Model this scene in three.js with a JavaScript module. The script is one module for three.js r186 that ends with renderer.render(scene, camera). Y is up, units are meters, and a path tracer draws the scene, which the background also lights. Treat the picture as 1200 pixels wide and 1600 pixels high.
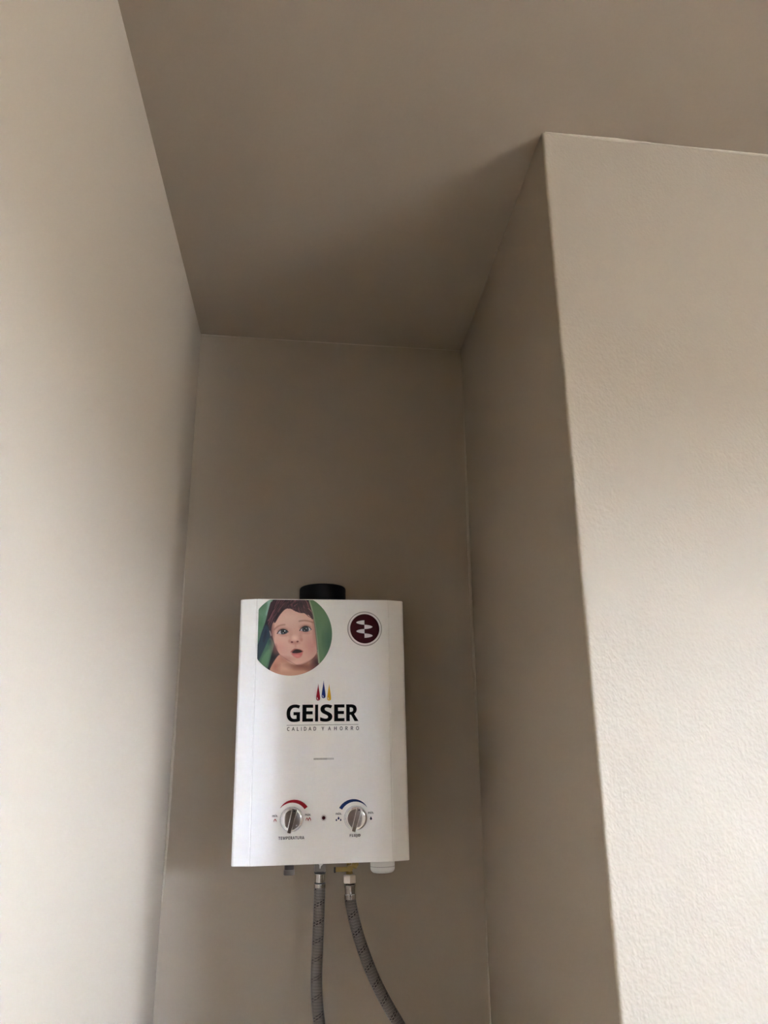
import * as THREE from 'three';
import { FontLoader } from 'three/addons/loaders/FontLoader.js';
import { TextGeometry } from 'three/addons/geometries/TextGeometry.js';
import { RoundedBoxGeometry } from 'three/addons/geometries/RoundedBoxGeometry.js';
import { mergeGeometries, toCreasedNormals } from 'three/addons/utils/BufferGeometryUtils.js';

// ---------------------------------------------------------------- camera, sky, exposure
const scene = new THREE.Scene();
const EYE = 1.5;
const camera = new THREE.PerspectiveCamera(65.19, 1200 / 1600, 0.02, 200);
camera.rotation.order = 'YXZ';
camera.position.set(0, EYE, 0);
camera.rotation.set(0.316257, -0.097669, -0.009885);
scene.add(camera);

// bright overcast sky, the same all the way round, over a hazy distance: the room stands high above the ground
const SKY_ZENITH = [0.80, 0.98, 1.30], SKY_HORIZON = [0.84, 1.00, 1.30], SKY_LOW = [0.26, 0.275, 0.295];   // the last: the haze below the horizon
{
  const w = 64, h = 256, d = new Float32Array(w * h * 4);
  for (let j = 0; j < h; j++) {
    const e = ((j + 0.5) / h - 0.5) * 180;                        // elevation, degrees
    const t = THREE.MathUtils.smoothstep(e, 4, 60), g = THREE.MathUtils.smoothstep(e, -1, 4);
    for (let i = 0; i < w; i++) for (let c = 0; c < 4; c++) {
      const s = SKY_HORIZON[c] + (SKY_ZENITH[c] - SKY_HORIZON[c]) * t;
      d[(j * w + i) * 4 + c] = c === 3 ? 1 : SKY_LOW[c] + (s - SKY_LOW[c]) * g;
    }
  }
  const sky = new THREE.DataTexture(d, w, h, THREE.RGBAFormat, THREE.FloatType);
  sky.mapping = THREE.EquirectangularReflectionMapping;
  sky.magFilter = sky.minFilter = THREE.LinearFilter;
  sky.colorSpace = THREE.LinearSRGBColorSpace;
  sky.needsUpdate = true;
  scene.background = sky;
  scene.backgroundIntensity = 50;
}
const renderer = new THREE.WebGLRenderer({ antialias: true });
renderer.setSize(1200, 1600);
renderer.toneMapping = THREE.LinearToneMapping;
renderer.toneMappingExposure = 7.8;
renderer.shadowMap.enabled = true;

// ---------------------------------------------------------------- helpers
let seed = 7;
const rnd = () => { seed = (seed * 1664525 + 1013904223) >>> 0; return seed / 4294967296; };
const taken = {};
function numbered(name) {
  const n = taken[name] = (taken[name] ?? -1) + 1;
  return n ? `${name}_${String(n).padStart(3, '0')}` : name;
}
function add(o, parent) {
  o.traverse((m) => { if (m.isMesh) m.castShadow = m.receiveShadow = true; });
  parent.add(o);
  return o;
}
function struct(name, geometry, material) {
  const m = new THREE.Mesh(geometry, material);
  m.name = name; m.userData.kind = 'structure';
  return add(m, scene);
}
function part(name, geometry, material, parent, label) {
  const m = new THREE.Mesh(geometry, material);
  m.name = name;
  if (label) m.userData.label = label;
  return add(m, parent);
}
// uv in metres, laid on the faces by their direction
function metreUV(g) {
  const p = g.attributes.position, n = g.attributes.normal, uv = new Float32Array(p.count * 2);
  for (let i = 0; i < p.count; i++) {
    const ax = Math.abs(n.getX(i)), ay = Math.abs(n.getY(i)), az = Math.abs(n.getZ(i));
    if (ay > ax && ay > az) { uv[2 * i] = p.getX(i); uv[2 * i + 1] = p.getZ(i); }
    else if (ax > az) { uv[2 * i] = p.getZ(i); uv[2 * i + 1] = p.getY(i); }
    else { uv[2 * i] = p.getX(i); uv[2 * i + 1] = p.getY(i); }
  }
  g.setAttribute('uv', new THREE.BufferAttribute(uv, 2));
  return g;
}
// an upright prism over a plan outline of [x, z] points
function prism(points, y0, y1) {
  const s = new THREE.Shape(points.map(([x, z]) => new THREE.Vector2(x, -z)));
  const g = new THREE.ExtrudeGeometry(s, { depth: y1 - y0, bevelEnabled: false });
  g.rotateX(-Math.PI / 2); g.translate(0, y0, 0);
  return metreUV(toCreasedNormals(g, 0.6));
}
const block = (x0, x1, y0, y1, z0, z1) => {
  const g = new THREE.BoxGeometry(x1 - x0, y1 - y0, z1 - z0);
  g.translate((x0 + x1) / 2, (y0 + y1) / 2, (z0 + z1) / 2);
  return metreUV(g);
};
const merge = (list) => mergeGeometries(list.map((g) => (g.index ? g.toNonIndexed() : g)));
function shapeOf(points) { return new THREE.Shape(points.map(([x, y]) => new THREE.Vector2(x, y))); }

// seamless noise: periodic value noise in several octaves
function noiseField(n, octaves) {
  const out = new Float32Array(n * n);
  for (const [cx, cy, amp] of octaves) {
    const grid = new Float32Array(cx * cy).map(() => rnd() * 2 - 1);
    for (let j = 0; j < n; j++) {
      const y = (j / n) * cy, y0 = Math.floor(y), fy = y - y0, sy = fy * fy * (3 - 2 * fy);
      const r0 = (y0 % cy) * cx, r1 = ((y0 + 1) % cy) * cx;
      for (let i = 0; i < n; i++) {
        const x = (i / n) * cx, x0 = Math.floor(x), fx = x - x0, sx = fx * fx * (3 - 2 * fx);
        const a = x0 % cx, b = (x0 + 1) % cx;
        const u = grid[r0 + a] + (grid[r0 + b] - grid[r0 + a]) * sx, v = grid[r1 + a] + (grid[r1 + b] - grid[r1 + a]) * sx;
        out[j * n + i] += amp * (u + (v - u) * sy);
      }
    }
  }
  return out;
}
function greyTexture(n, f, repeat) {
  const d = new Uint8Array(n * n * 4);
  for (let i = 0; i < n * n; i++) { const v = Math.max(0, Math.min(255, f(i) * 255)); d[4 * i] = d[4 * i + 1] = d[4 * i + 2] = v; d[4 * i + 3] = 255; }
  const t = new THREE.DataTexture(d, n, n);
  t.wrapS = t.wrapT = THREE.RepeatWrapping; t.magFilter = THREE.LinearFilter; t.minFilter = THREE.LinearMipmapLinearFilter;
  t.generateMipmaps = true; t.repeat.set(repeat, repeat); t.needsUpdate = true;
  return t;
}

// ---------------------------------------------------------------- materials
const plasterNoise = noiseField(1024, [[150, 110, 0.55], [260, 210, 0.4], [60, 44, 0.22], [9, 8, 0.15]]);
const plasterBump = greyTexture(1024, (i) => 0.5 + 0.42 * Math.max(-1, Math.min(1, plasterNoise[i])), 1 / 0.46);
const PAINT = new THREE.Color().setRGB(0.30, 0.242, 0.177);
const rolled = new THREE.MeshStandardMaterial({ color: PAINT, roughness: 0.75, bumpMap: plasterBump, bumpScale: 0.0004 });
const smoothPaint = new THREE.MeshStandardMaterial({ color: PAINT, roughness: 0.6, bumpMap: plasterBump, bumpScale: 0.00008 });
const ceilingPaint = new THREE.MeshStandardMaterial({ color: new THREE.Color().setRGB(0.28, 0.225, 0.165), roughness: 0.8, bumpMap: plasterBump, bumpScale: 0.00008 });
const caulk = new THREE.MeshStandardMaterial({ color: new THREE.Color().setRGB(0.36, 0.30, 0.225), roughness: 0.45 });
const floorNoise = noiseField(512, [[12, 90, 0.5], [30, 200, 0.4]]);
const floorMat = new THREE.MeshStandardMaterial({ color: new THREE.Color().setRGB(0.40, 0.315, 0.23), roughness: 0.5, bumpMap: greyTexture(512, (i) => 0.5 + 0.4 * floorNoise[i], 1), bumpScale: 0.0004 });
const whiteFrame = new THREE.MeshStandardMaterial({ color: new THREE.Color().setRGB(0.75, 0.75, 0.74), roughness: 0.4 });
const paneGlass = new THREE.MeshPhysicalMaterial({ color: 0xffffff, transmission: 1, thickness: 0, roughness: 0.0, ior: 1.45 });
const doorWood = new THREE.MeshStandardMaterial({ color: new THREE.Color().setRGB(0.07, 0.045, 0.03), roughness: 0.45 });

// ---------------------------------------------------------------- the room
const CEIL = EYE + 0.9;
const A = [-0.2394, -1.5439], B = [0.3310, -1.5696], C = [0.3310, -0.9238];
const ROOM_X = 2.6, ROOM_Z = 3.6, R_SLOPE = -0.0482, L_SLOPE = -0.0078;
const leftX = (z) => A[0] + L_SLOPE * (z - A[1]);
const rightZ = (x) => C[1] + R_SLOPE * (x - C[0]);
const Y0 = -0.02, Y1 = CEIL + 0.02;

struct('floor', block(-0.6, ROOM_X + 0.2, -0.15, 0, -1.9, ROOM_Z + 0.2), floorMat);
struct('ceiling', block(-0.6, ROOM_X + 0.2, CEIL, CEIL + 0.2, -1.9, ROOM_Z + 0.2), ceilingPaint);
struct('wall_left', prism([[leftX(A[1] - 0.2), A[1] - 0.2], [leftX(ROOM_Z + 0.15), ROOM_Z + 0.15], [leftX(ROOM_Z) - 0.15, ROOM_Z + 0.15], [A[0] - 0.15, A[1] - 0.2]], Y0, Y1), smoothPaint);
struct('wall_back', prism([A, B, [B[0] + 0.13, B[1] - 0.006], [B[0] + 0.13, B[1] - 0.18], [A[0] - 0.01, A[1] - 0.18], [A[0] - 0.01, A[1]]], Y0, Y1), smoothPaint);
const RC = 0.004;
struct('wall_niche_right', prism([[B[0], B[1] - 0.02], [C[0], C[1] - RC], [C[0] + 0.03, C[1] - RC], [C[0] + 0.03, C[1] - 0.035], [C[0] + 0.12, C[1] - 0.035], [B[0] + 0.12, B[1] - 0.02]], Y0, Y1), smoothPaint);
{
  const pts = [];
  for (let k = 0; k <= 6; k++) { const a = Math.PI + (k / 6) * Math.PI / 2; pts.push([C[0] + RC + RC * Math.cos(a), C[1] - RC - RC * Math.sin(a) * 0.99]); }
  struct('wall_right', prism([...pts, [ROOM_X + 0.02, rightZ(ROOM_X + 0.02)], [ROOM_X + 0.02, rightZ(ROOM_X) - 0.12], [C[0] + 0.14, C[1] - 0.12], [C[0] + 0.14, C[1] - 0.03], [C[0] + 0.03, C[1] - 0.03], [C[0] + 0.03, C[1] - RC]], Y0, Y1), rolled);
}
// two openings, both outside the frame: a window in the right-hand wall and a small high one in the wall behind the camera
const WT = 0.14;
const WIN = { a0: 0.74, a1: 2.20, y0: 1.54, y1: 2.03 }, WIN_REAR = { a0: 2.16, a1: 2.46, y0: 1.84, y1: 2.05 };
{                                                                  // a dark door standing open behind the camera, mirrored in the knobs
  const d = new THREE.Group(); d.name = 'door_1'; d.userData.kind = 'structure'; d.position.set(leftX(0.95) + 0.012, 0, 0.95);
  part('door_leaf', block(0, 0.74, 0.008, 2.02, -0.02, 0.02), doorWood, d);
  part('door_panel', merge([block(0.1, 0.64, 0.2, 0.9, -0.026, 0.026), block(0.1, 0.64, 1.05, 1.88, -0.026, 0.026)]), doorWood, d);
  part('door_handle', new THREE.TorusGeometry(0.03, 0.007, 10, 24).translate(0.68, 1.0, -0.03), whiteFrame, d);
  add(d, scene);
}
struct('wall_window', merge([
  block(ROOM_X, ROOM_X + WT, Y0, WIN.y0, -1.25, ROOM_Z + WT), block(ROOM_X, ROOM_X + WT, WIN.y1, Y1, -1.25, ROOM_Z + WT),
  block(ROOM_X, ROOM_X + WT, WIN.y0, WIN.y1, -1.25, WIN.a0), block(ROOM_X, ROOM_X + WT, WIN.y0, WIN.y1, WIN.a1, ROOM_Z + WT),
]), smoothPaint);
struct('wall_rear', merge([
  block(-0.5, ROOM_X, Y0, WIN_REAR.y0, ROOM_Z, ROOM_Z + WT), block(-0.5, ROOM_X, WIN_REAR.y1, Y1, ROOM_Z, ROOM_Z + WT),
  block(-0.5, WIN_REAR.a0, WIN_REAR.y0, WIN_REAR.y1, ROOM_Z, ROOM_Z + WT), block(WIN_REAR.a1, ROOM_X, WIN_REAR.y0, WIN_REAR.y1, ROOM_Z, ROOM_Z + WT),
]), smoothPaint);
function makeWindow(name, o, x, z, turn) {
  const w = new THREE.Group(); w.name = name; w.userData.kind = 'structure';
  w.position.set(x, o.y0, z); w.rotation.y = turn;
  const W = o.a1 - o.a0, H = o.y1 - o.y0, b = 0.03, d = 0.02;
  part('window_frame', merge([block(-W / 2, W / 2, 0, b, -d, d), block(-W / 2, W / 2, H - b, H, -d, d), block(-W / 2, -W / 2 + b, b, H - b, -d, d), block(W / 2 - b, W / 2, b, H - b, -d, d)]), whiteFrame, w);
  const n = W > 1 ? 2 : 1, pw = (W - 2 * b - (n - 1) * 0.05) / n;
  if (n > 1) part('mullion', block(-0.025, 0.025, b, H - b, -d, d), whiteFrame, w);
  for (let k = 0; k < n; k++) part('pane', new THREE.PlaneGeometry(pw, H - 2 * b).translate(-W / 2 + b + pw / 2 + k * (pw + 0.05), H / 2, 0), paneGlass, w);
  add(w, scene);
}
makeWindow('window_1', WIN, ROOM_X + WT * 0.6, (WIN.a0 + WIN.a1) / 2, Math.PI / 2);
makeWindow('window_2', WIN_REAR, (WIN_REAR.a0 + WIN_REAR.a1) / 2, ROOM_Z + WT * 0.6, 0);
{
  const d = new THREE.Group(); d.name = 'door_2'; d.userData.kind = 'structure'; d.position.set(0.95, 0, ROOM_Z);
  part('door_leaf', block(-0.42, 0.42, 0.005, 2.05, -0.04, 0), doorWood, d);
  part('door_frame', merge([block(-0.48, -0.42, 0, 2.11, -0.05, 0), block(0.42, 0.48, 0, 2.11, -0.05, 0), block(-0.42, 0.42, 2.05, 2.11, -0.05, 0)]), doorWood, d);
  part('door_handle', new THREE.TorusGeometry(0.035, 0.008, 10, 24).translate(-0.33, 1.0, -0.075), whiteFrame, d);
  add(d, scene);
}

// uneven beads of filler where walls and ceiling meet
function bead(points, radii, flat = 1) {
  const curve = new THREE.CatmullRomCurve3(points.map((p) => new THREE.Vector3(...p)));
  const len = curve.getLength(), n = Math.max(24, Math.round(len / 0.006)), k = 8;
  const g = new THREE.TubeGeometry(curve, n, 1, k, false), p = g.attributes.position, v = new THREE.Vector3(), c = new THREE.Vector3();
  const wob = []; for (let i = 0; i <= n; i++) wob.push(0.75 + 0.5 * rnd());
  for (let i = 0; i <= n; i++) {
    curve.getPointAt(i / n, c);
    const t = (i / n) * (radii.length - 1), a = Math.floor(t), r0 = radii[a], r1 = radii[Math.min(a + 1, radii.length - 1)];
    const w = (wob[Math.max(0, i - 1)] + wob[i] + wob[Math.min(n, i + 1)]) / 3;
    const r = (r0 + (r1 - r0) * (t - a)) * w;
    for (let j = 0; j <= k; j++) {
      const q = i * (k + 1) + j;
      v.fromBufferAttribute(p, q).sub(c).multiplyScalar(r).add(c);
      p.setXYZ(q, v.x, v.y, v.z);
    }
  }
  g.computeVertexNormals();
  return g;
}
const up = (list, dz = 0) => list.map(([x, y, z]) => [x, y + EYE, z + dz]);
struct('trim_1', bead(up([[0.3310, 0.7817, -1.5685], [0.3302, 0.6314, -1.5675], [0.3288, 0.4889, -1.567], [0.3282, 0.3801, -1.567], [0.3284, 0.2758, -1.567], [0.3290, 0.1755, -1.5675], [0.3305, 0.0555, -1.569]]), [0.0008, 0.002, 0.0028, 0.0032, 0.003, 0.0028, 0.0006]), caulk);
struct('trim_2', bead(up([[0.3312, -0.22, -1.569], [0.330, -0.2621, -1.568], [0.3297, -0.3127, -1.568], [0.3297, -0.4107, -1.568], [0.3297, -0.6, -1.568]]), [0.0005, 0.0016, 0.0018, 0.0018, 0.0018]), caulk);
struct('trim_3', bead(up([[-0.2402, 0.42, -1.5445], [-0.2385, 0.3174, -1.543], [-0.2380, 0.1492, -1.5425], [-0.2376, 0.0359, -1.542], [-0.2372, -0.0931, -1.542], [-0.2374, -0.155, -1.542], [-0.2385, -0.2053, -1.543]]), [0.0005, 0.0018, 0.0025, 0.003, 0.0032, 0.0028, 0.0006]), caulk);
struct('trim_4', bead(Array.from({ length: 12 }, (_, i) => { const x = C[0] + 0.004 + i * 0.07; return [x, CEIL - 0.0005, rightZ(x) + 0.0006]; }), [0.001, 0.0028, 0.0012, 0.0024, 0.0016, 0.0024, 0.0012, 0.002]), caulk);
struct('trim_5', bead([[A[0] - 0.0005, CEIL - 0.001, A[1]], [-0.1, CEIL - 0.0005, A[1] - 0.0064], [0.1, CEIL - 0.0005, A[1] - 0.0155], [B[0], CEIL, B[1] + 0.0005]], [0.002, 0.0014, 0.0016, 0.001]), caulk);

// ---------------------------------------------------------------- the water heater
const D = 0.162, HALF = 0.2148;                                  // depth from the wall, half the height
const heater = new THREE.Group();
heater.name = 'water_heater';
heater.userData = { label: 'white wall-mounted gas water heater with two chrome knobs and a baby portrait sticker', category: 'water heater' };
heater.rotation.order = 'YXZ';
heater.rotation.set(0, 0.045, 0.0101);
{
  const centre = new THREE.Vector3(0.02961, EYE + 0.07905, -1.39389);
  heater.position.copy(centre.sub(new THREE.Vector3(0, HALF, D).applyEuler(heater.rotation)));
}
heater.updateMatrixWorld();
const enamelBump = greyTexture(512, ((f) => (i) => 0.5 + 0.4 * f[i])(noiseField(512, [[70, 70, 0.5], [20, 20, 0.5]])), 1 / 0.15);
const enamel = new THREE.MeshPhysicalMaterial({ color: new THREE.Color().setRGB(0.93, 0.91, 0.86), roughness: 0.42, specularIntensity: 0.6, bumpMap: enamelBump, bumpScale: 0.00003 });
const chrome = new THREE.MeshStandardMaterial({ color: new THREE.Color().setRGB(0.86, 0.86, 0.87), metalness: 1, roughness: 0.08 });
const steel = new THREE.MeshStandardMaterial({ color: new THREE.Color().setRGB(0.46, 0.43, 0.39), metalness: 1, roughness: 0.25 });
const blackPlastic = new THREE.MeshPhysicalMaterial({ color: new THREE.Color().setRGB(0.004, 0.004, 0.006), roughness: 0.7, specularIntensity: 0.2 });
const rubber = new THREE.MeshStandardMaterial({ color: new THREE.Color().setRGB(0.02, 0.018, 0.017), roughness: 0.7 });
const ink = (hex, r = 0.6, shine = 0.25) => new THREE.MeshPhysicalMaterial({ color: hex, roughness: r, specularIntensity: shine });
const M = (v) => v / 1000;
// casing: one folded sheet, flat in the middle with a bevel down each side
{
  const r = 0.004, W = 0.1437, F = 0.1146, zE = D - 0.0095;
  const s = new THREE.Shape();
  s.moveTo(-W, 0.004); s.lineTo(-W, zE - r); s.quadraticCurveTo(-W, zE, -W + r, zE + r * 0.42);
  const slope = (D - zE - r * 0.42) / (W - r - F), on = (x) => D - (x - F) * slope;      // the bevel's line
  const side = [[W - r - 0.001, on(W - r - 0.001)], [F + 0.0024, on(F + 0.0024)], [F + 0.0012, on(F + 0.0012) - 0.0003], [F + 0.0005, on(F) - 0.0012], [F - 0.0001, D - 0.0008], [F - 0.0004, D - 0.0002], [F - 0.001, D], [F - 0.0022, D]];
  for (const [x, z] of side) s.lineTo(-x, z);                     // the fold and the shallow crease along it
  for (const [x, z] of side.toReversed()) s.lineTo(x, z);
  s.lineTo(W - r, zE + r * 0.42); s.quadraticCurveTo(W, zE, W, zE - r); s.lineTo(W, 0.004); s.closePath();
  const bt = 0.0016;
  const g = new THREE.ExtrudeGeometry(s, { depth: 2 * HALF - 2 * bt, bevelEnabled: true, bevelThickness: bt, bevelSize: 0.0012, bevelOffset: -0.0012, bevelSegments: 3, curveSegments: 8 });
  g.rotateX(Math.PI / 2); g.translate(0, 2 * HALF - bt, 0);       // shape's y becomes the depth
  part('casing', metreUV(toCreasedNormals(g, 0.35)), enamel, heater);
  part('back_plate', new RoundedBoxGeometry(0.27, 2 * HALF - 0.01, 0.006, 2, 0.001).translate(0, HALF, 0.003), steel, heater);
}
const FZ = D + 0.0002;                                            // printed things lie on the front face
// flat print, a fifth of a millimetre thick
function print(name, shapes, material, parent, depth = 0.0002) {
  const g = new THREE.ExtrudeGeometry(shapes, { depth, bevelEnabled: false, curveSegments: 12 });
  g.scale(0.001, 0.001, 1); g.translate(0, HALF, FZ - 0.0001);
  return part(name, g, material, parent);
}
// baby portrait sticker -------------------------------------------------
{
  const cx = -55.5, cy = 153.2, R = 71, L = -112.2, T = 213.3, pts = [];
  for (let k = 0; k < 160; k++) {
    const a = (k / 160) * Math.PI * 2;
    const x = Math.max(L, cx + R * Math.cos(a)), y = Math.min(T, cy + R * Math.sin(a));
    if (!pts.length || Math.hypot(pts.at(-1)[0] - x, pts.at(-1)[1] - y) > 0.05) pts.push([x, y]);
  }
  const g = new THREE.ExtrudeGeometry(shapeOf(pts), { depth: 0.2, bevelEnabled: false });
  const p = g.attributes.position, uv = g.attributes.uv;
  for (let i = 0; i < p.count; i++) {                             // where the print lies on the sheet, in millimetres
    const X = p.getX(i) + 111, Y = p.getY(i) - 107.5, det = 1.1 * -1.109 - 0.0317 * -0.012;
    const u = (X * -1.109 - 0.0317 * Y) / det, v = (1.1 * Y + 0.012 * X) / det;
    uv.setXY(i, ((403 + u - 395) * 8.571 - 60) / 1024, 1 - ((1033 + v - 910) * 8.571 - 230) / 1024);
  }
  g.scale(0.001, 0.001, 0.001); g.translate(0, HALF, FZ - 0.0001);
  part('portrait_sticker', g, new THREE.MeshPhysicalMaterial({ map: portrait(), roughness: 0.35, clearcoat: 0.2, clearcoatRoughness: 0.2 }), heater, 'printed portrait of a brown-haired baby under a green towel');
}
function portrait() {
  const S = 1024, c = document.createElement('canvas'); c.width = c.height = S;
  const g = c.getContext('2d');
  g.translate(-60, -230);
  const poly = (pts, fill, blur = 0) => {
    g.save(); if (blur) g.filter = `blur(${blur}px)`;
    g.fillStyle = fill; g.beginPath();
    pts.forEach(([x, y], i) => {
      const [nx, ny] = pts[(i + 1) % pts.length], mx = (x + nx) / 2, my = (y + ny) / 2;
      if (!i) { const [px, py] = pts.at(-1); g.moveTo((px + x) / 2, (py + y) / 2); }
      g.quadraticCurveTo(x, y, mx, my);
    });
    g.closePath(); g.fill(); g.restore();
  };
  const soft = (x, y, rx, ry, color, a = 1, rot = 0) => {
    g.save(); g.translate(x, y); g.rotate(rot); g.scale(rx, ry);
    const q = g.createRadialGradient(0, 0, 0, 0, 0, 1);
    q.addColorStop(0, `rgba(${color},${a})`); q.addColorStop(0.5, `rgba(${color},${a * 0.55})`); q.addColorStop(1, `rgba(${color},0)`);
    g.fillStyle = q; g.fillRect(-1, -1, 2, 2); g.restore();
  };
  const line = (pts, color, w, blur = 0) => {
    g.save(); if (blur) g.filter = `blur(${blur}px)`;
    g.strokeStyle = color; g.lineWidth = w; g.lineCap = g.lineJoin = 'round'; g.beginPath();
    g.moveTo(...pts[0]);
    if (pts.length === 3) g.quadraticCurveTo(...pts[1], ...pts[2]); else if (pts.length === 4) g.bezierCurveTo(...pts[1], ...pts[2], ...pts[3]); else pts.slice(1).forEach((p) => g.lineTo(...p));
    g.stroke(); g.restore();
  };
  g.fillStyle = '#130f18'; g.fillRect(60, 230, S, S);
  // towel on the left
  poly([[40, 200], [290, 200], [250, 300], [205, 420], [165, 560], [120, 680], [90, 800], [40, 900]], '#5f8263', 3);
  poly([[190, 230], [275, 230], [225, 350], [185, 470], [170, 440], [200, 330]], '#86a892', 8);
  soft(90, 300, 90, 120, '52,92,62', 0.5); soft(110, 560, 60, 120, '60,110,62', 0.6);
  poly([[86, 800], [120, 690], [170, 560], [205, 590], [225, 660], [250, 740], [200, 880], [150, 980], [60, 1090], [60, 900]], '#16303f', 8);
  poly([[130, 800], [160, 660], [185, 620], [195, 700], [150, 830]], '#0d1b2e', 8);
  poly([[50, 1110], [110, 990], [170, 860], [220, 740], [262, 770], [290, 840], [255, 950], [225, 1060], [196, 1180], [110, 1120]], '#456a52', 5);
  poly([[90, 1080], [170, 940], [230, 880], [240, 960], [200, 1090], [180, 1150]], '#5c8660', 10);
  soft(230, 800, 50, 70, '24,62,60', 0.7);
  // shoulder and neck
  poly([[365, 960], [320, 1000], [262, 1090], [205, 1200], [330, 1260], [620, 1270], [800, 1210], [890, 1080], [870, 900], [700, 900], [480, 950]], '#cf9a80', 3);
  soft(640, 1120, 260, 70, '126,68,54', 0.8); soft(300, 1130, 90, 100, '166,104,86', 0.6); soft(430, 1150, 120, 60, '232,182,158', 0.6); soft(850, 1070, 110, 150, '58,26,34', 1); soft(790, 1150, 140, 60, '120,66,60', 0.6);
  // face
  poly([[236, 480], [246, 640], [268, 760], [310, 890], [375, 1000], [470, 1070], [580, 1112], [690, 1092], [790, 1030], [856, 940], [872, 820], [862, 640], [840, 420], [720, 300], [480, 280], [300, 360]], '#e0b2a0', 2);
  soft(560, 470, 300, 170, '240,205,186', 0.75); soft(390, 800, 150, 140, '238,196,176', 0.6);
  soft(350, 880, 150, 150, '218,146,132', 0.6); soft(790, 850, 140, 190, '206,132,122', 0.6); soft(850, 640, 70, 240, '166,104,88', 0.75);
  soft(256, 650, 45, 240, '140,84,74', 0.85); soft(300, 900, 40, 90, '120,66,58', 0.6); soft(420, 1030, 160, 60, '186,118,100', 0.6); soft(580, 1075, 120, 40, '232,184,166', 0.7); soft(830, 480, 60, 140, '178,120,100', 0.5);
  line([[330, 950], [430, 1030], [580, 1108]], 'rgba(140,80,66,.5)', 9, 5); line([[580, 1108], [720, 1100], [850, 975]], 'rgba(116,60,52,.6)', 12, 7);
  // eye sockets
  soft(400, 640, 120, 60, '176,120,108', 0.55); soft(705, 600, 110, 55, '176,120,108', 0.55); soft(410, 715, 90, 26, '196,136,124', 0.6); soft(715, 680, 90, 26, '196,136,124', 0.6);
  // nose
  soft(505, 700, 40, 110, '196,134,116', 0.35); soft(640, 720, 34, 90, '190,126,110', 0.4); soft(560, 745, 55, 50, '250,216,198', 0.9); soft(560, 812, 95, 34, '178,104,92', 0.55);
  soft(490, 790, 30, 30, '190,120,106', 0.6); soft(650, 770, 30, 34, '186,116,102', 0.6);
  poly([[505, 800], [520, 790], [540, 800], [530, 816], [512, 814]], '#6b2f2a', 4); poly([[580, 796], [596, 784], [612, 788], [608, 804], [588, 806]], '#6b2f2a', 4);
  soft(570, 850, 20, 40, '206,146,130', 0.7);
  // mouth
  poly([[488, 946], [530, 905], [560, 886], [592, 896], [630, 896], [684, 926], [650, 940], [560, 930]], '#b0625c', 3);
  poly([[508, 948], [560, 944], [650, 938], [668, 930], [655, 985], [610, 1018], [560, 1008], [524, 975]], '#d97f7c', 4);
  soft(590, 985, 60, 22, '240,160,152', 0.7);
  poly([[512, 946], [548, 912], [580, 898], [625, 904], [668, 927], [625, 944], [565, 950]], '#2a0f12', 2);
  // brows
  line([[290, 640], [335, 575], [430, 572]], 'rgba(132,78,62,.6)', 14, 6); line([[622, 522], [715, 496], [812, 536]], 'rgba(132,78,62,.6)', 15, 6);
  // eyes
  const eye = (x, y, w, h, rot, ix, iy) => {
    g.save(); g.translate(x, y); g.rotate(rot);
    g.beginPath(); g.moveTo(-w, h * 0.25); g.quadraticCurveTo(-w * 0.35, -h * 1.35, w * 0.3, -h); g.quadraticCurveTo(w * 0.85, -h * 0.6, w, h * 0.2); g.quadraticCurveTo(w * 0.2, h * 1.35, -w, h * 0.25); g.closePath();
    g.save(); g.clip();
    g.fillStyle = '#d4ced0'; g.fillRect(-w, -2 * h, 2 * w, 4 * h);
    g.fillStyle = '#1a232c'; g.beginPath(); g.arc(ix, iy, 45, 0, 7); g.fill();
    g.fillStyle = '#384650'; g.beginPath(); g.arc(ix, iy + 3, 36, 0, 7); g.fill();
    g.fillStyle = '#0c0d12'; g.beginPath(); g.arc(ix, iy, 23, 0, 7); g.fill();
    g.fillStyle = 'rgba(30,20,24,.55)'; g.fillRect(-w, -2 * h, 2 * w, h * 1.35);
    g.fillStyle = '#f4f6fa'; g.beginPath(); g.arc(ix + 12, iy - 10, 9, 0, 7); g.fill(); g.beginPath(); g.arc(ix - 12, iy + 12, 5, 0, 7); g.fill();
    g.restore();
    g.strokeStyle = '#23121a'; g.lineWidth = 11; g.lineCap = 'round'; g.beginPath(); g.moveTo(-w * 1.12, h * 0.3); g.quadraticCurveTo(-w * 0.4, -h * 1.45, w * 0.3, -h); g.quadraticCurveTo(w * 0.85, -h * 0.6, w * 1.02, h * 0.2); g.stroke();
    g.strokeStyle = 'rgba(110,64,62,.7)'; g.lineWidth = 5; g.beginPath(); g.moveTo(-w, h * 0.3); g.quadraticCurveTo(w * 0.2, h * 1.4, w, h * 0.25); g.stroke();
    g.strokeStyle = 'rgba(120,70,62,.6)'; g.lineWidth = 6; g.beginPath(); g.moveTo(-w * 1.0, -h * 0.6); g.quadraticCurveTo(0, -h * 2.2, w, -h * 0.7); g.stroke();
    g.restore();
  };
  eye(402, 672, 70, 36, -0.14, 16, -2); eye(708, 630, 74, 40, -0.08, -2, 0);
  // hair with a fringe
  poly([[255, 225], [770, 225], [800, 330], [822, 480], [800, 500], [775, 450], [730, 420], [690, 408], [640, 412], [570, 385], [510, 350], [450, 350], [395, 400], [350, 460], [318, 520], [292, 560], [282, 515], [262, 560], [248, 640], [246, 720], [222, 640], [196, 560], [186, 470], [220, 340]], '#3c2129', 2);
  const fringe = [[200, 560], [226, 600], [262, 560], [300, 540], [340, 465], [385, 400], [440, 356], [500, 356], [560, 384], [630, 408], [700, 416], [760, 446], [812, 486]];
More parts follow.
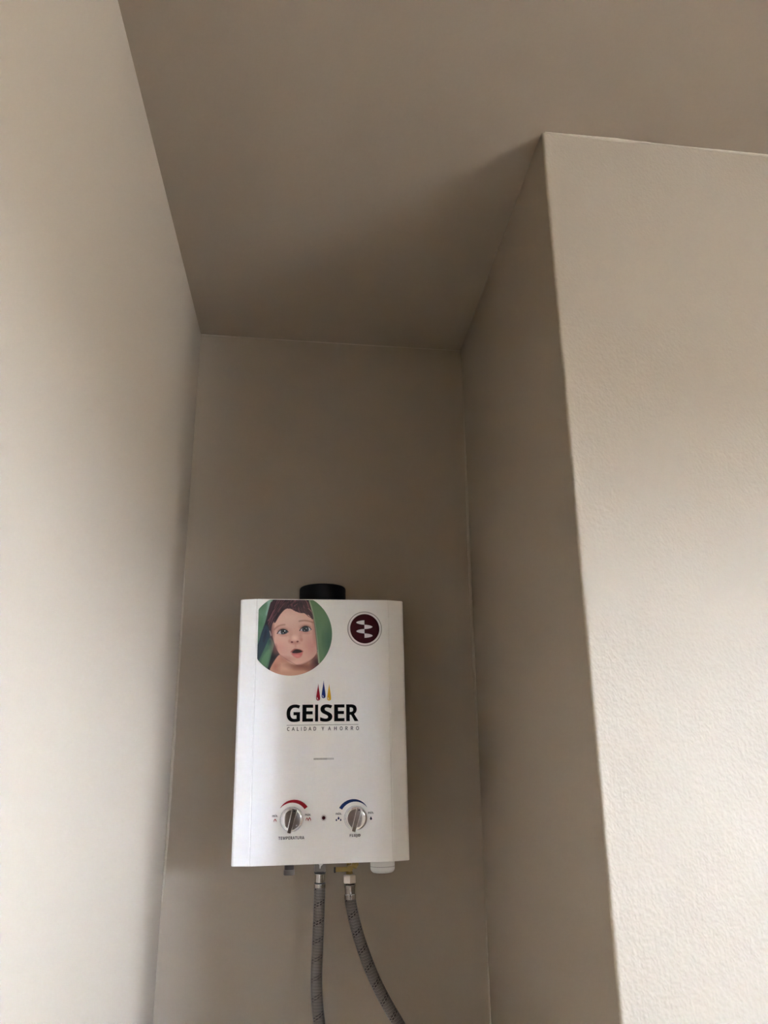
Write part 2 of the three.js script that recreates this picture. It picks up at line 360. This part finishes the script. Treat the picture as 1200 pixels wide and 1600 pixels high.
  for (let k = 0; k < 300; k++) {                                  // strands sweep from the parting to both sides of the fringe
    const u = rnd() * (fringe.length - 1.001), i = Math.floor(u), f = u - i;
    const x1 = fringe[i][0] + (fringe[i + 1][0] - fringe[i][0]) * f, y1 = fringe[i][1] + (fringe[i + 1][1] - fringe[i][1]) * f - rnd() * 110;
    const x0 = 330 + (u / 12) * 330 + rnd() * 70, right = x1 > 470;
    const col = ['#1a0c13', '#57303a', '#7c4a50', '#26121b', '#45222c', '#33191f'][Math.floor(rnd() * 6)];
    line([[x0, 222], [x0 + (right ? 70 : -40), 260 + rnd() * 30], [x1 + (right ? -60 : 30), y1 - 60], [x1, y1]], col, 3 + rnd() * 7, 2);
  }
  soft(420, 300, 80, 60, '120,74,72', 0.4); soft(640, 280, 90, 50, '24,12,22', 0.5);
  line([[715, 400], [735, 470], [815, 472]], '#54303a', 8, 1); line([[745, 345], [800, 380], [816, 450]], '#c9a090', 6, 3);
  line([[228, 660], [240, 690], [244, 720]], '#d8b6aa', 10, 4);
  // towel on the right
  poly([[750, 215], [840, 215], [1000, 380], [1090, 640], [1060, 860], [900, 1110], [868, 1090], [862, 900], [848, 680], [830, 520], [800, 370]], '#62855c', 2);
  soft(1020, 800, 110, 300, '44,84,66', 0.8); soft(960, 480, 90, 200, '104,140,92', 0.5); soft(900, 1000, 50, 130, '108,140,98', 0.6); soft(940, 760, 40, 160, '66,108,72', 0.6);
  line([[766, 240], [822, 400], [852, 620], [880, 1080]], '#a9b696', 15, 4); line([[798, 380], [834, 540], [850, 700], [860, 900]], 'rgba(20,16,14,.55)', 8, 4);
  // terry loops
  const im = g.getImageData(0, 0, S, S), px = im.data;
  for (let i = 0; i < S * S; i++) if (px[4 * i + 1] > px[4 * i] + 6) { const n = (rnd() - 0.5) * 26; for (let k = 0; k < 3; k++) px[4 * i + k] += n; }
  g.putImageData(im, 0, 0);
  const t = new THREE.CanvasTexture(c); t.colorSpace = THREE.SRGBColorSpace; t.anisotropy = 8; t.magFilter = THREE.LinearFilter;
  return t;
}
// round emblem --------------------------------------------------------
{
  const b = new THREE.Group(); b.name = 'round_badge'; b.position.set(M(72.8), HALF + M(163), FZ); b.userData.label = 'round dark red emblem with a white rim'; heater.add(b);
  const ring = (r0, r1, z0, z1) => new THREE.LatheGeometry([[r0, 0], [r0, z1 * 0.8], [r0 + (r1 - r0) * 0.3, z1], [r1 - (r1 - r0) * 0.3, z1], [r1, z1 * 0.6], [r1, 0]].map(([x, y]) => new THREE.Vector2(x, y)), 72).rotateX(Math.PI / 2).translate(0, 0, z0);
  part('outer_rim', ring(M(28.7), M(30.4), 0, 0.0007), new THREE.MeshStandardMaterial({ color: 0x9d9992, roughness: 0.5 }), b);
  part('white_rim', ring(M(25.8), M(29.0), 0, 0.0012), ink(0xf0ebe8), b);
  part('badge_face', new THREE.CylinderGeometry(M(26.1), M(26.1), 0.0007, 64).rotateX(Math.PI / 2).translate(0, 0, 0.00035), ink(0x38050b, 0.5, 0.15), b);
  for (const [side, y] of [[-1, 10.9], [1, 3.2], [-1, -4.5], [1, -12.2]]) {
    const s = new THREE.Shape();
    s.moveTo(0, -3.9); s.lineTo(0, 3.9);
    s.bezierCurveTo(side * 7, 3.6, side * 14.2, 1.8, side * 14.2, 0); s.bezierCurveTo(side * 14.2, -1.8, side * 7, -3.6, 0, -3.9);
    part('blade', new THREE.ExtrudeGeometry(s, { depth: 0.4, bevelEnabled: false }).scale(0.001, 0.001, 0.001).translate(-0.0005, M(y), 0.0006), ink(0xe9e4e4), b);
  }
}
// lettering -------------------------------------------------------------
const fonts = new FontLoader();
const bold = await fonts.loadAsync('fonts/droid/droid_sans_bold.typeface.json');
const regular = await fonts.loadAsync('fonts/droid/droid_sans_regular.typeface.json');
function text(str, font, x0, x1, y0, y1, bigger = 0) {            // fitted to a box in millimetres, on the front face
  const g = new TextGeometry(str, { font, size: 10, depth: 0.2, curveSegments: 6, bevelEnabled: bigger > 0, bevelThickness: 0.01, bevelSize: bigger, bevelSegments: 1 });
  g.computeBoundingBox();
  const b = g.boundingBox;
  g.translate(-b.min.x, -b.min.y, 0);
  g.scale((x1 - x0) / (b.max.x - b.min.x), (y1 - y0) / (b.max.y - b.min.y), 1);
  g.translate(x0, y0, 0);
  g.scale(0.001, 0.001, 0.001); g.translate(0, HALF, FZ - 0.0001);
  return g;
}
const black = ink(0x030304, 0.7, 0.12), grey = ink(0x9a9690), red = ink(0xa01320), navy = ink(0x12285e);
const bar = (x0, x1, y0, y1) => {                                  // a plain upright stroke, in millimetres
  const g = new THREE.BoxGeometry(M(x1 - x0), M(y1 - y0), 0.0002).toNonIndexed();
  return g.translate(M(x0 + x1) / 2, HALF + M(y0 + y1) / 2, FZ);
};
part('logo_lettering', merge([...[['G', -60.8, -38.2, 5.6, 34.2], ['E', -34.4, -16.3, 6, 33.8], ['S', -4.5, 16.1, 5.6, 34.2], ['E', 19.1, 36.7, 6, 33.8], ['R', 39.6, 60.4, 6, 33.8]].map(([l, x0, x1, y0, y1]) => text(l, bold, x0, x1, y0, y1, 0.06)), bar(-13.1, -7.9, 6, 33.8)]), black, heater, 'black brand lettering');
print('logo_rule', shapeOf([[-60.3, 0.2], [60.2, 0.2], [60.2, 0.75], [-60.3, 0.75]]), black, heater);
{
  const letters = [['C', 168], ['A', 228], ['L', 284], ['I', 328], ['D', 375], ['A', 435], ['D', 495], ['Y', 595], ['A', 677], ['H', 751], ['O', 824], ['R', 891], ['R', 960], ['O', 1028]];
  const width = { I: 1.0, L: 3.1, C: 4.1, A: 4.7, Y: 4.3, D: 4.1, H: 4.2, O: 4.6, R: 4.0 };
  part('motto_lettering', merge(letters.map(([l, z]) => { const x = -61.1 + (430 + z / 8 - 447.5) * 1.0782; return l === 'I' ? bar(x - 0.42, x + 0.42, -8.6, -2.5) : text(l, regular, x - width[l] / 2, x + width[l] / 2, -8.6, -2.5, 0.2); })), black, heater);
}
for (const [x, top, bottom, hex, n] of [[-8.0, 69.2, 40.4, 0x9c1020, 'red'], [1.2, 74.4, 44.2, 0x132a74, 'blue'], [10.6, 69.0, 40.2, 0xe0b02a, 'yellow']]) {
  const h = top - bottom, s = new THREE.Shape(), w = 3.35;
  s.moveTo(x, top); s.bezierCurveTo(x + 0.5, top - h * 0.25, x + w, bottom + h * 0.34, x + w, bottom + w); s.absarc(x, bottom + w, w, 0, Math.PI, true);
  s.bezierCurveTo(x - w, bottom + h * 0.34, x - 0.5, top - h * 0.25, x, top);
  const d = print('logo_drop', s, ink(hex, 0.35), heater); d.userData.label = `${n} drop above the lettering`;
  const hi = new THREE.Shape(); hi.moveTo(x - 1.9, bottom + 4.6); hi.quadraticCurveTo(x - 2.0, bottom + 1.6, x + 0.6, bottom + 1.5); hi.quadraticCurveTo(x - 0.9, bottom + 2.6, x - 1.2, bottom + 5.6); hi.closePath();
  const gg = new THREE.ExtrudeGeometry(hi, { depth: 0.0001, bevelEnabled: false }).scale(0.001, 0.001, 1).translate(0, HALF, FZ + 0.0001);
  part('highlight', gg, ink(0xf3efe8), d);
}
{                                                                  // a line of print too small to read
  const s = [];
  for (let k = 0; k < 17; k++) { const x = -14.6 + k * 2.0, w = k < 11 ? 1.5 : 1.0; s.push(shapeOf([[x, -55.6 + 0.4 * rnd()], [x + w, -55.6], [x + w * 0.8, -52.6], [x, -52.4 - 0.4 * rnd()]])); }
  print('small_print', s, grey, heater);
}
// controls ----------------------------------------------------------------
function arcBand(cx, cy, rIn, a0, a1, w0, w1) {                   // a band that swells from w0 to w1
  const o = [], i = [];
  for (let k = 0; k <= 40; k++) {
    const t = k / 40, a = (a0 + (a1 - a0) * t) * Math.PI / 180, w = w0 + (w1 - w0) * (1 - (1 - t) ** 1.8);
    i.push([cx + rIn * Math.cos(a), cy + rIn * Math.sin(a)]); o.push([cx + (rIn + w) * Math.cos(a), cy + (rIn + w) * Math.sin(a)]);
  }
  return shapeOf([...i, ...o.reverse()]);
}
print('temperature_arc', arcBand(-49.6, -146.8, 25.4, 138, 36, 0.2, 6.2), red, heater).userData.label = 'dark red crescent scale';
print('flow_arc', arcBand(53.6, -147.6, 25.4, 40, 148, 0.2, 5.6), navy, heater).userData.label = 'navy blue crescent scale';
part('temperature_lettering', text('TEMPERATURA', bold, -70.2, -29.0, -176.9, -172.3), black, heater);
part('flow_lettering', text('FLUJO', bold, 44.4, 61.8, -176.8, -171.6), black, heater);
part('minimum_lettering', text('mín.', bold, -80.6, -71.8, -142.6, -138.6), black, heater);
part('maximum_lettering', text('máx.', bold, -28.2, -18.6, -142.0, -138.0), black, heater);
part('maximum_lettering', text('máx.', bold, 21.8, 31.4, -141.8, -137.8), black, heater);
part('minimum_lettering', text('mín.', bold, 74.9, 84.2, -141.6, -137.4), black, heater);
function flame(x, y, w, h) {
  const s = new THREE.Shape();
  s.moveTo(x - w * 0.25, y - h / 2); s.bezierCurveTo(x - w * 0.75, y - h * 0.2, x - w * 0.4, y + h * 0.1, x, y + h / 2); s.bezierCurveTo(x + w * 0.5, y + h * 0.1, x + w * 0.7, y - h * 0.2, x + w * 0.25, y - h / 2);
  s.bezierCurveTo(x + w * 0.42, y - h * 0.15, x + w * 0.1, y + h * 0.05, x, y + h * 0.2); s.bezierCurveTo(x - w * 0.15, y, x - w * 0.42, y - h * 0.15, x - w * 0.25, y - h / 2);
  return s;
}
print('flame_mark', flame(-76.2, -147.6, 4.4, 5.4), red, heater);
print('flame_mark', [flame(-25.0, -147.2, 4.0, 5.6), flame(-20.8, -147.2, 4.6, 6.4)], red, heater);
function dropMark(x, y, h) {
  const s = new THREE.Shape(), w = h * 0.32;
  s.moveTo(x, y + h / 2); s.quadraticCurveTo(x + w, y, x + w, y - h / 2 + w); s.absarc(x, y - h / 2 + w, w, 0, Math.PI, true); s.quadraticCurveTo(x - w, y, x, y + h / 2);
  return s;
}
print('drop_mark', [dropMark(26.3, -146.6, 4.8), dropMark(22.8, -149.4, 3.6), dropMark(29.8, -149.4, 3.6)], navy, heater);
print('drop_mark', dropMark(79.5, -148.2, 5.4), ink(0x0c1836), heater);

function makeKnob() {
  const k = new THREE.Group(); k.name = 'control_knob';
  const prof = [[0, 0], [19.2, 0], [19.4, 0.8], [19.2, 1.6], [18.4, 2.2], [18.3, 9.5], [17.9, 11.2], [16.8, 12.3], [14, 12.9], [8, 13.3], [0, 13.4]];
  part('knob_body', new THREE.LatheGeometry(prof.map(([x, y]) => new THREE.Vector2(M(x), M(y))), 64).rotateX(Math.PI / 2), chrome, k);
  const s = shapeOf([[-4.6, 17.4], [4.6, 17.4], [3.4, -19.2], [2.4, -20.6], [-2.4, -20.6], [-3.4, -19.2]]);
  const grip = part('grip', toCreasedNormals(new THREE.ExtrudeGeometry(s, { depth: 7.6, bevelEnabled: true, bevelThickness: 1.2, bevelSize: 1.0, bevelOffset: -1, bevelSegments: 4 }).scale(0.001, 0.001, 0.001).translate(0, 0, M(11.6)), 0.5), chrome, k);
  part('pointer_mark', new THREE.CylinderGeometry(0.0011, 0.0011, 0.0004, 20).rotateX(Math.PI / 2).translate(0, M(13.5), M(20.6)), black, grip);
  return k;
}
const knob = makeKnob(); heater.add(knob);
knob.position.set(M(-49.5), HALF + M(-146.6), FZ); knob.rotation.z = -0.25;
const knob2 = knob.clone(); knob2.name = 'control_knob_001'; heater.add(knob2);
knob2.position.set(M(54.2), HALF + M(-147.3), FZ); knob2.rotation.z = -0.27;
part('indicator_ring', new THREE.TorusGeometry(M(4.0), M(0.55), 10, 40).translate(M(2.1), HALF - M(145.9), FZ + 0.0002), ink(0xd8cfcb), heater);
const lens = part('indicator_lens', new THREE.SphereGeometry(M(2.9), 24, 12).scale(1, 1, 0.35).translate(M(2.1), HALF - M(145.9), FZ), ink(0x35090c, 0.25), heater);
lens.userData.label = 'small dark red indicator';

// flue and fittings ---------------------------------------------------------
{
  const f = [[0.034, -0.02], [0.034, 0.034], [0.0395, 0.034], [0.0412, 0.0325], [0.0418, 0.0305], [0.0418, -0.02]];
  part('flue_collar', new THREE.LatheGeometry(f.map(([x, y]) => new THREE.Vector2(x, y)), 64).translate(M(1.8), 2 * HALF - 0.004, D - 0.045), blackPlastic, heater, 'black round flue collar');
}
const lathe = (list, seg = 40) => new THREE.LatheGeometry(list.map(([x, y]) => new THREE.Vector2(M(x), M(y))), seg);
const FD = D - 0.08;                                               // depth of the fittings
const bottomY = (y) => HALF + M(y);
{
  const t = part('drain_plug', lathe([[0, 0], [8.6, 0], [9.2, 0.8], [9.2, 7.5], [8.6, 8.2], [7.6, 8.4], [7.6, 24], [0, 24]]).translate(M(-49.8), bottomY(-237.7), FD), new THREE.MeshStandardMaterial({ color: 0x77726f, roughness: 0.6 }), heater, 'grey plastic drain plug');
  part('plug_neck', lathe([[7.7, 0], [7.9, 0], [7.9, 15], [7.7, 15]]).translate(M(-49.8), bottomY(-229.2), FD), new THREE.MeshStandardMaterial({ color: 0x3a3735, roughness: 0.6 }), t);
  part('inlet_bracket', new RoundedBoxGeometry(0.0185, 0.024, 0.016, 2, 0.0015).translate(M(1.6), bottomY(-222.5), FD), new THREE.MeshStandardMaterial({ color: 0x8c857c, roughness: 0.5, metalness: 0.6 }), heater);
  const tab = new THREE.ExtrudeGeometry(shapeOf([[-0.8, -222.6], [0.7, -222.6], [1.2, -219.5], [7, -214.0], [-5, -214.0], [-1.2, -217]]), { depth: 0.6, bevelEnabled: false }).scale(0.001, 0.001, 0.001).translate(M(-2.6), HALF, D - 0.012);
  part('casing_tab', tab, enamel, heater);
}
{
  const brass = new THREE.MeshStandardMaterial({ color: new THREE.Color().setRGB(0.36, 0.245, 0.085), metalness: 1, roughness: 0.3 });
  const v = part('gas_valve', merge([
    lathe([[0, 0], [6.4, 0], [6.4, 3.5], [5.2, 4.2], [5.2, 24], [0, 24]], 6).translate(M(51.2), bottomY(-239.6), FD),
    new THREE.CylinderGeometry(0.0034, 0.0034, 0.016, 20).rotateX(Math.PI / 2).translate(M(52), bottomY(-229), FD + 0.006),
    new THREE.CylinderGeometry(0.0042, 0.0042, 0.010, 20).rotateZ(1.2).translate(M(59), bottomY(-226.5), FD + 0.004),
    new THREE.SphereGeometry(0.0046, 20, 14).translate(M(62.5), bottomY(-224.5), FD + 0.004),
  ]), brass, heater, 'brass gas valve');
  part('valve_lever', merge([
    new RoundedBoxGeometry(0.026, 0.0078, 0.004, 3, 0.0015).translate(M(37.5), bottomY(-230.6), FD + 0.0135),
    new THREE.CylinderGeometry(0.005, 0.005, 0.006, 20).rotateX(Math.PI / 2).translate(M(51), bottomY(-229.5), FD + 0.013),
  ]), brass, v);
  part('lever_grip', new RoundedBoxGeometry(0.0032, 0.0088, 0.0048, 2, 0.001).translate(M(25.6), bottomY(-231.0), FD + 0.0135), rubber, v);
}
{
  const c = part('battery_cap', lathe([[0, 0], [14.2, 0], [16.0, 0.4], [18.8, 2.6], [20.2, 5.4], [20.4, 9.5], [20.0, 10], [20.4, 10.5], [20.4, 30], [0, 30]], 48).translate(M(104), bottomY(-236), D - 0.05), new THREE.MeshStandardMaterial({ color: new THREE.Color().setRGB(0.72, 0.70, 0.66), roughness: 0.45 }), heater, 'white round battery cap');
  part('cap_seam', new THREE.TorusGeometry(M(20.35), 0.0004, 6, 48).rotateX(Math.PI / 2).translate(M(104), bottomY(-226), D - 0.05), grey, c);
}
add(heater, scene);

// ---------------------------------------------------------------- braided hoses
const braid = (() => {
  const W = 512, H = 1024, nx = 24, ny = 44, c = document.createElement('canvas'); c.width = W; c.height = H;   // x: 32 mm along, y: once around
  const bump = document.createElement('canvas'); bump.width = W; bump.height = H;
  const g = c.getContext('2d'), b = bump.getContext('2d');
  g.fillStyle = '#37322e'; g.fillRect(0, 0, W, H); b.fillStyle = '#000'; b.fillRect(0, 0, W, H);
  const strand = (ctx, x, y, angle, fill, long = 34, wide = 15) => {
    for (const ox of [-W, 0, W]) for (const oy of [-H, 0, H]) {
      if (x + ox < -40 || x + ox > W + 40 || y + oy < -40 || y + oy > H + 40) continue;
      ctx.save(); ctx.translate(x + ox, y + oy); ctx.rotate(angle); ctx.fillStyle = fill;
      ctx.beginPath(); ctx.roundRect(-long / 2, -wide / 2, long, wide, 5); ctx.fill(); ctx.restore();
    }
  };
  const tones = ['#7d756e', '#69625c', '#91887f', '#746c66'];
  for (let k = 0; k < nx; k++) for (let j = 0; j < ny; j++) {
    const x = (k + 0.5) * W / nx, y = (j + 0.5) * H / ny, turn = (j + k) % 2 ? -0.83 : 0.83;
    strand(g, x, y, turn, tones[(k * 7 + j * 3 + (j % 5)) % 4]); strand(b, x, y, turn, (j + k) % 2 ? '#fff' : '#bbb');
  }
  for (const [off, col] of [[0, '#120b0c'], [74, '#1c0a0c']]) {    // two dark tracer strands wind round the hose, over and under the weave
    for (let q = 0; q < 11; q++) {
      const t = (q + 0.5) / 11, x = (t * W + off) % W, y = t * H;
      strand(g, x, y, Math.atan2(H, W), col, 66, 24);
    }
  }
  const tex = (cv, srgb) => { const t = new THREE.CanvasTexture(cv); t.wrapS = t.wrapT = THREE.RepeatWrapping; t.magFilter = THREE.LinearFilter; t.anisotropy = 8; if (srgb) t.colorSpace = THREE.SRGBColorSpace; return t; };
  return new THREE.MeshStandardMaterial({ map: tex(c, true), bumpMap: tex(bump), bumpScale: 0.0003, metalness: 0.75, roughness: 0.36 });
})();
function makeHose(label, path, radius, hardware, tilt = 0) {
  const h = new THREE.Group(); h.name = numbered('braided_hose');
  h.userData = { label, category: 'hose' };
  const base = path.at(-1); h.position.set(...base);
  const rel = path.map((p) => new THREE.Vector3(p[0] - base[0], p[1] - base[1], p[2] - base[2]));
  const curve = new THREE.CatmullRomCurve3(rel), len = curve.getLength();
  const g = new THREE.TubeGeometry(curve, 160, radius, 32, false), uv = g.attributes.uv;
  for (let i = 0; i < uv.count; i++) uv.setXY(i, uv.getX(i) * len / 0.0272, uv.getY(i));
  part('braided_sleeve', g, braid, h);
  const top = rel[0], turn = new THREE.Quaternion().setFromAxisAngle(new THREE.Vector3(0, 0, 1), tilt);
  for (const [name, profile, material, seg] of hardware) {
    const m = part(name, lathe(profile, seg), material, h);
    m.position.copy(top); m.quaternion.copy(turn);
  }
  return add(h, scene);
}
const HZ = -1.4739;
const P = (x, y, z = HZ) => [x, y + EYE, z];
const hoseL = [P(0.0301, -0.1740), P(0.0299, -0.1900), P(0.0294, -0.2119), P(0.0288, -0.2406), P(0.0277, -0.2689), P(0.0269, -0.2968), P(0.0270, -0.3244), P(0.0288, -0.3516), P(0.0325, -0.3786), P(0.041, -0.43), P(0.05, -0.52), P(0.052, -0.62, -1.478), P(0.052, -0.70, -1.51), P(0.052, -0.715, -1.552)];
makeHose('straight braided steel water hose hanging from the middle of the white water heater', hoseL, 0.0094, [
  ['crimp_sleeve', [[9.0, -6], [9.7, -5.6], [9.7, 0.2], [9.4, 0.5], [8.3, 0.7], [8.0, 1.2], [8.3, 2.2], [8.3, 13.5], [9.0, 14.6], [9.0, 16.2], [0, 16.2]], steel, 36],
  ['seal_ring', [[0, 16.2], [9.2, 16.2], [9.6, 17.0], [9.6, 18.6], [9.2, 19.4], [0, 19.4]], rubber, 36],
  ['collar_ring', [[8.0, 0.4], [9.1, 0.6], [9.1, 2.0], [8.0, 2.2]], rubber, 36],
]);
const hoseR = [P(0.0808, -0.1916), P(0.0814, -0.1990), P(0.0840, -0.2131), P(0.0889, -0.2330), P(0.0960, -0.2565), P(0.1049, -0.2803), P(0.1168, -0.3086), P(0.1312, -0.3367), P(0.1478, -0.3645), P(0.1600, -0.3829), P(0.18, -0.42), P(0.20, -0.50), P(0.205, -0.60, -1.478), P(0.205, -0.68, -1.515), P(0.205, -0.695, -1.558)];
makeHose('curved braided steel hose bending right below the brass valve of the heater', hoseR, 0.0094, [
  ['crimp_sleeve', [[9.0, -7], [9.8, -6.6], [9.9, 0.1], [9.5, 0.6], [8.6, 1.2], [8.5, 3], [8.9, 10], [9.6, 13.6], [9.6, 16.0], [0, 16.0]], steel, 36],
  ['seal_ring', [[0, 15.8], [9.2, 15.8], [9.2, 17.4], [0, 17.4]], rubber, 36],
  ['hex_nut', [[0, 17.2], [9.8, 17.2], [10.8, 18.0], [11.2, 19], [11.2, 29], [10.4, 30.6], [8.8, 31.4], [0, 31.4]], new THREE.MeshStandardMaterial({ color: new THREE.Color().setRGB(0.62, 0.55, 0.48), metalness: 1, roughness: 0.28, flatShading: true }), 6],
], 0.03);

renderer.render(scene, camera);
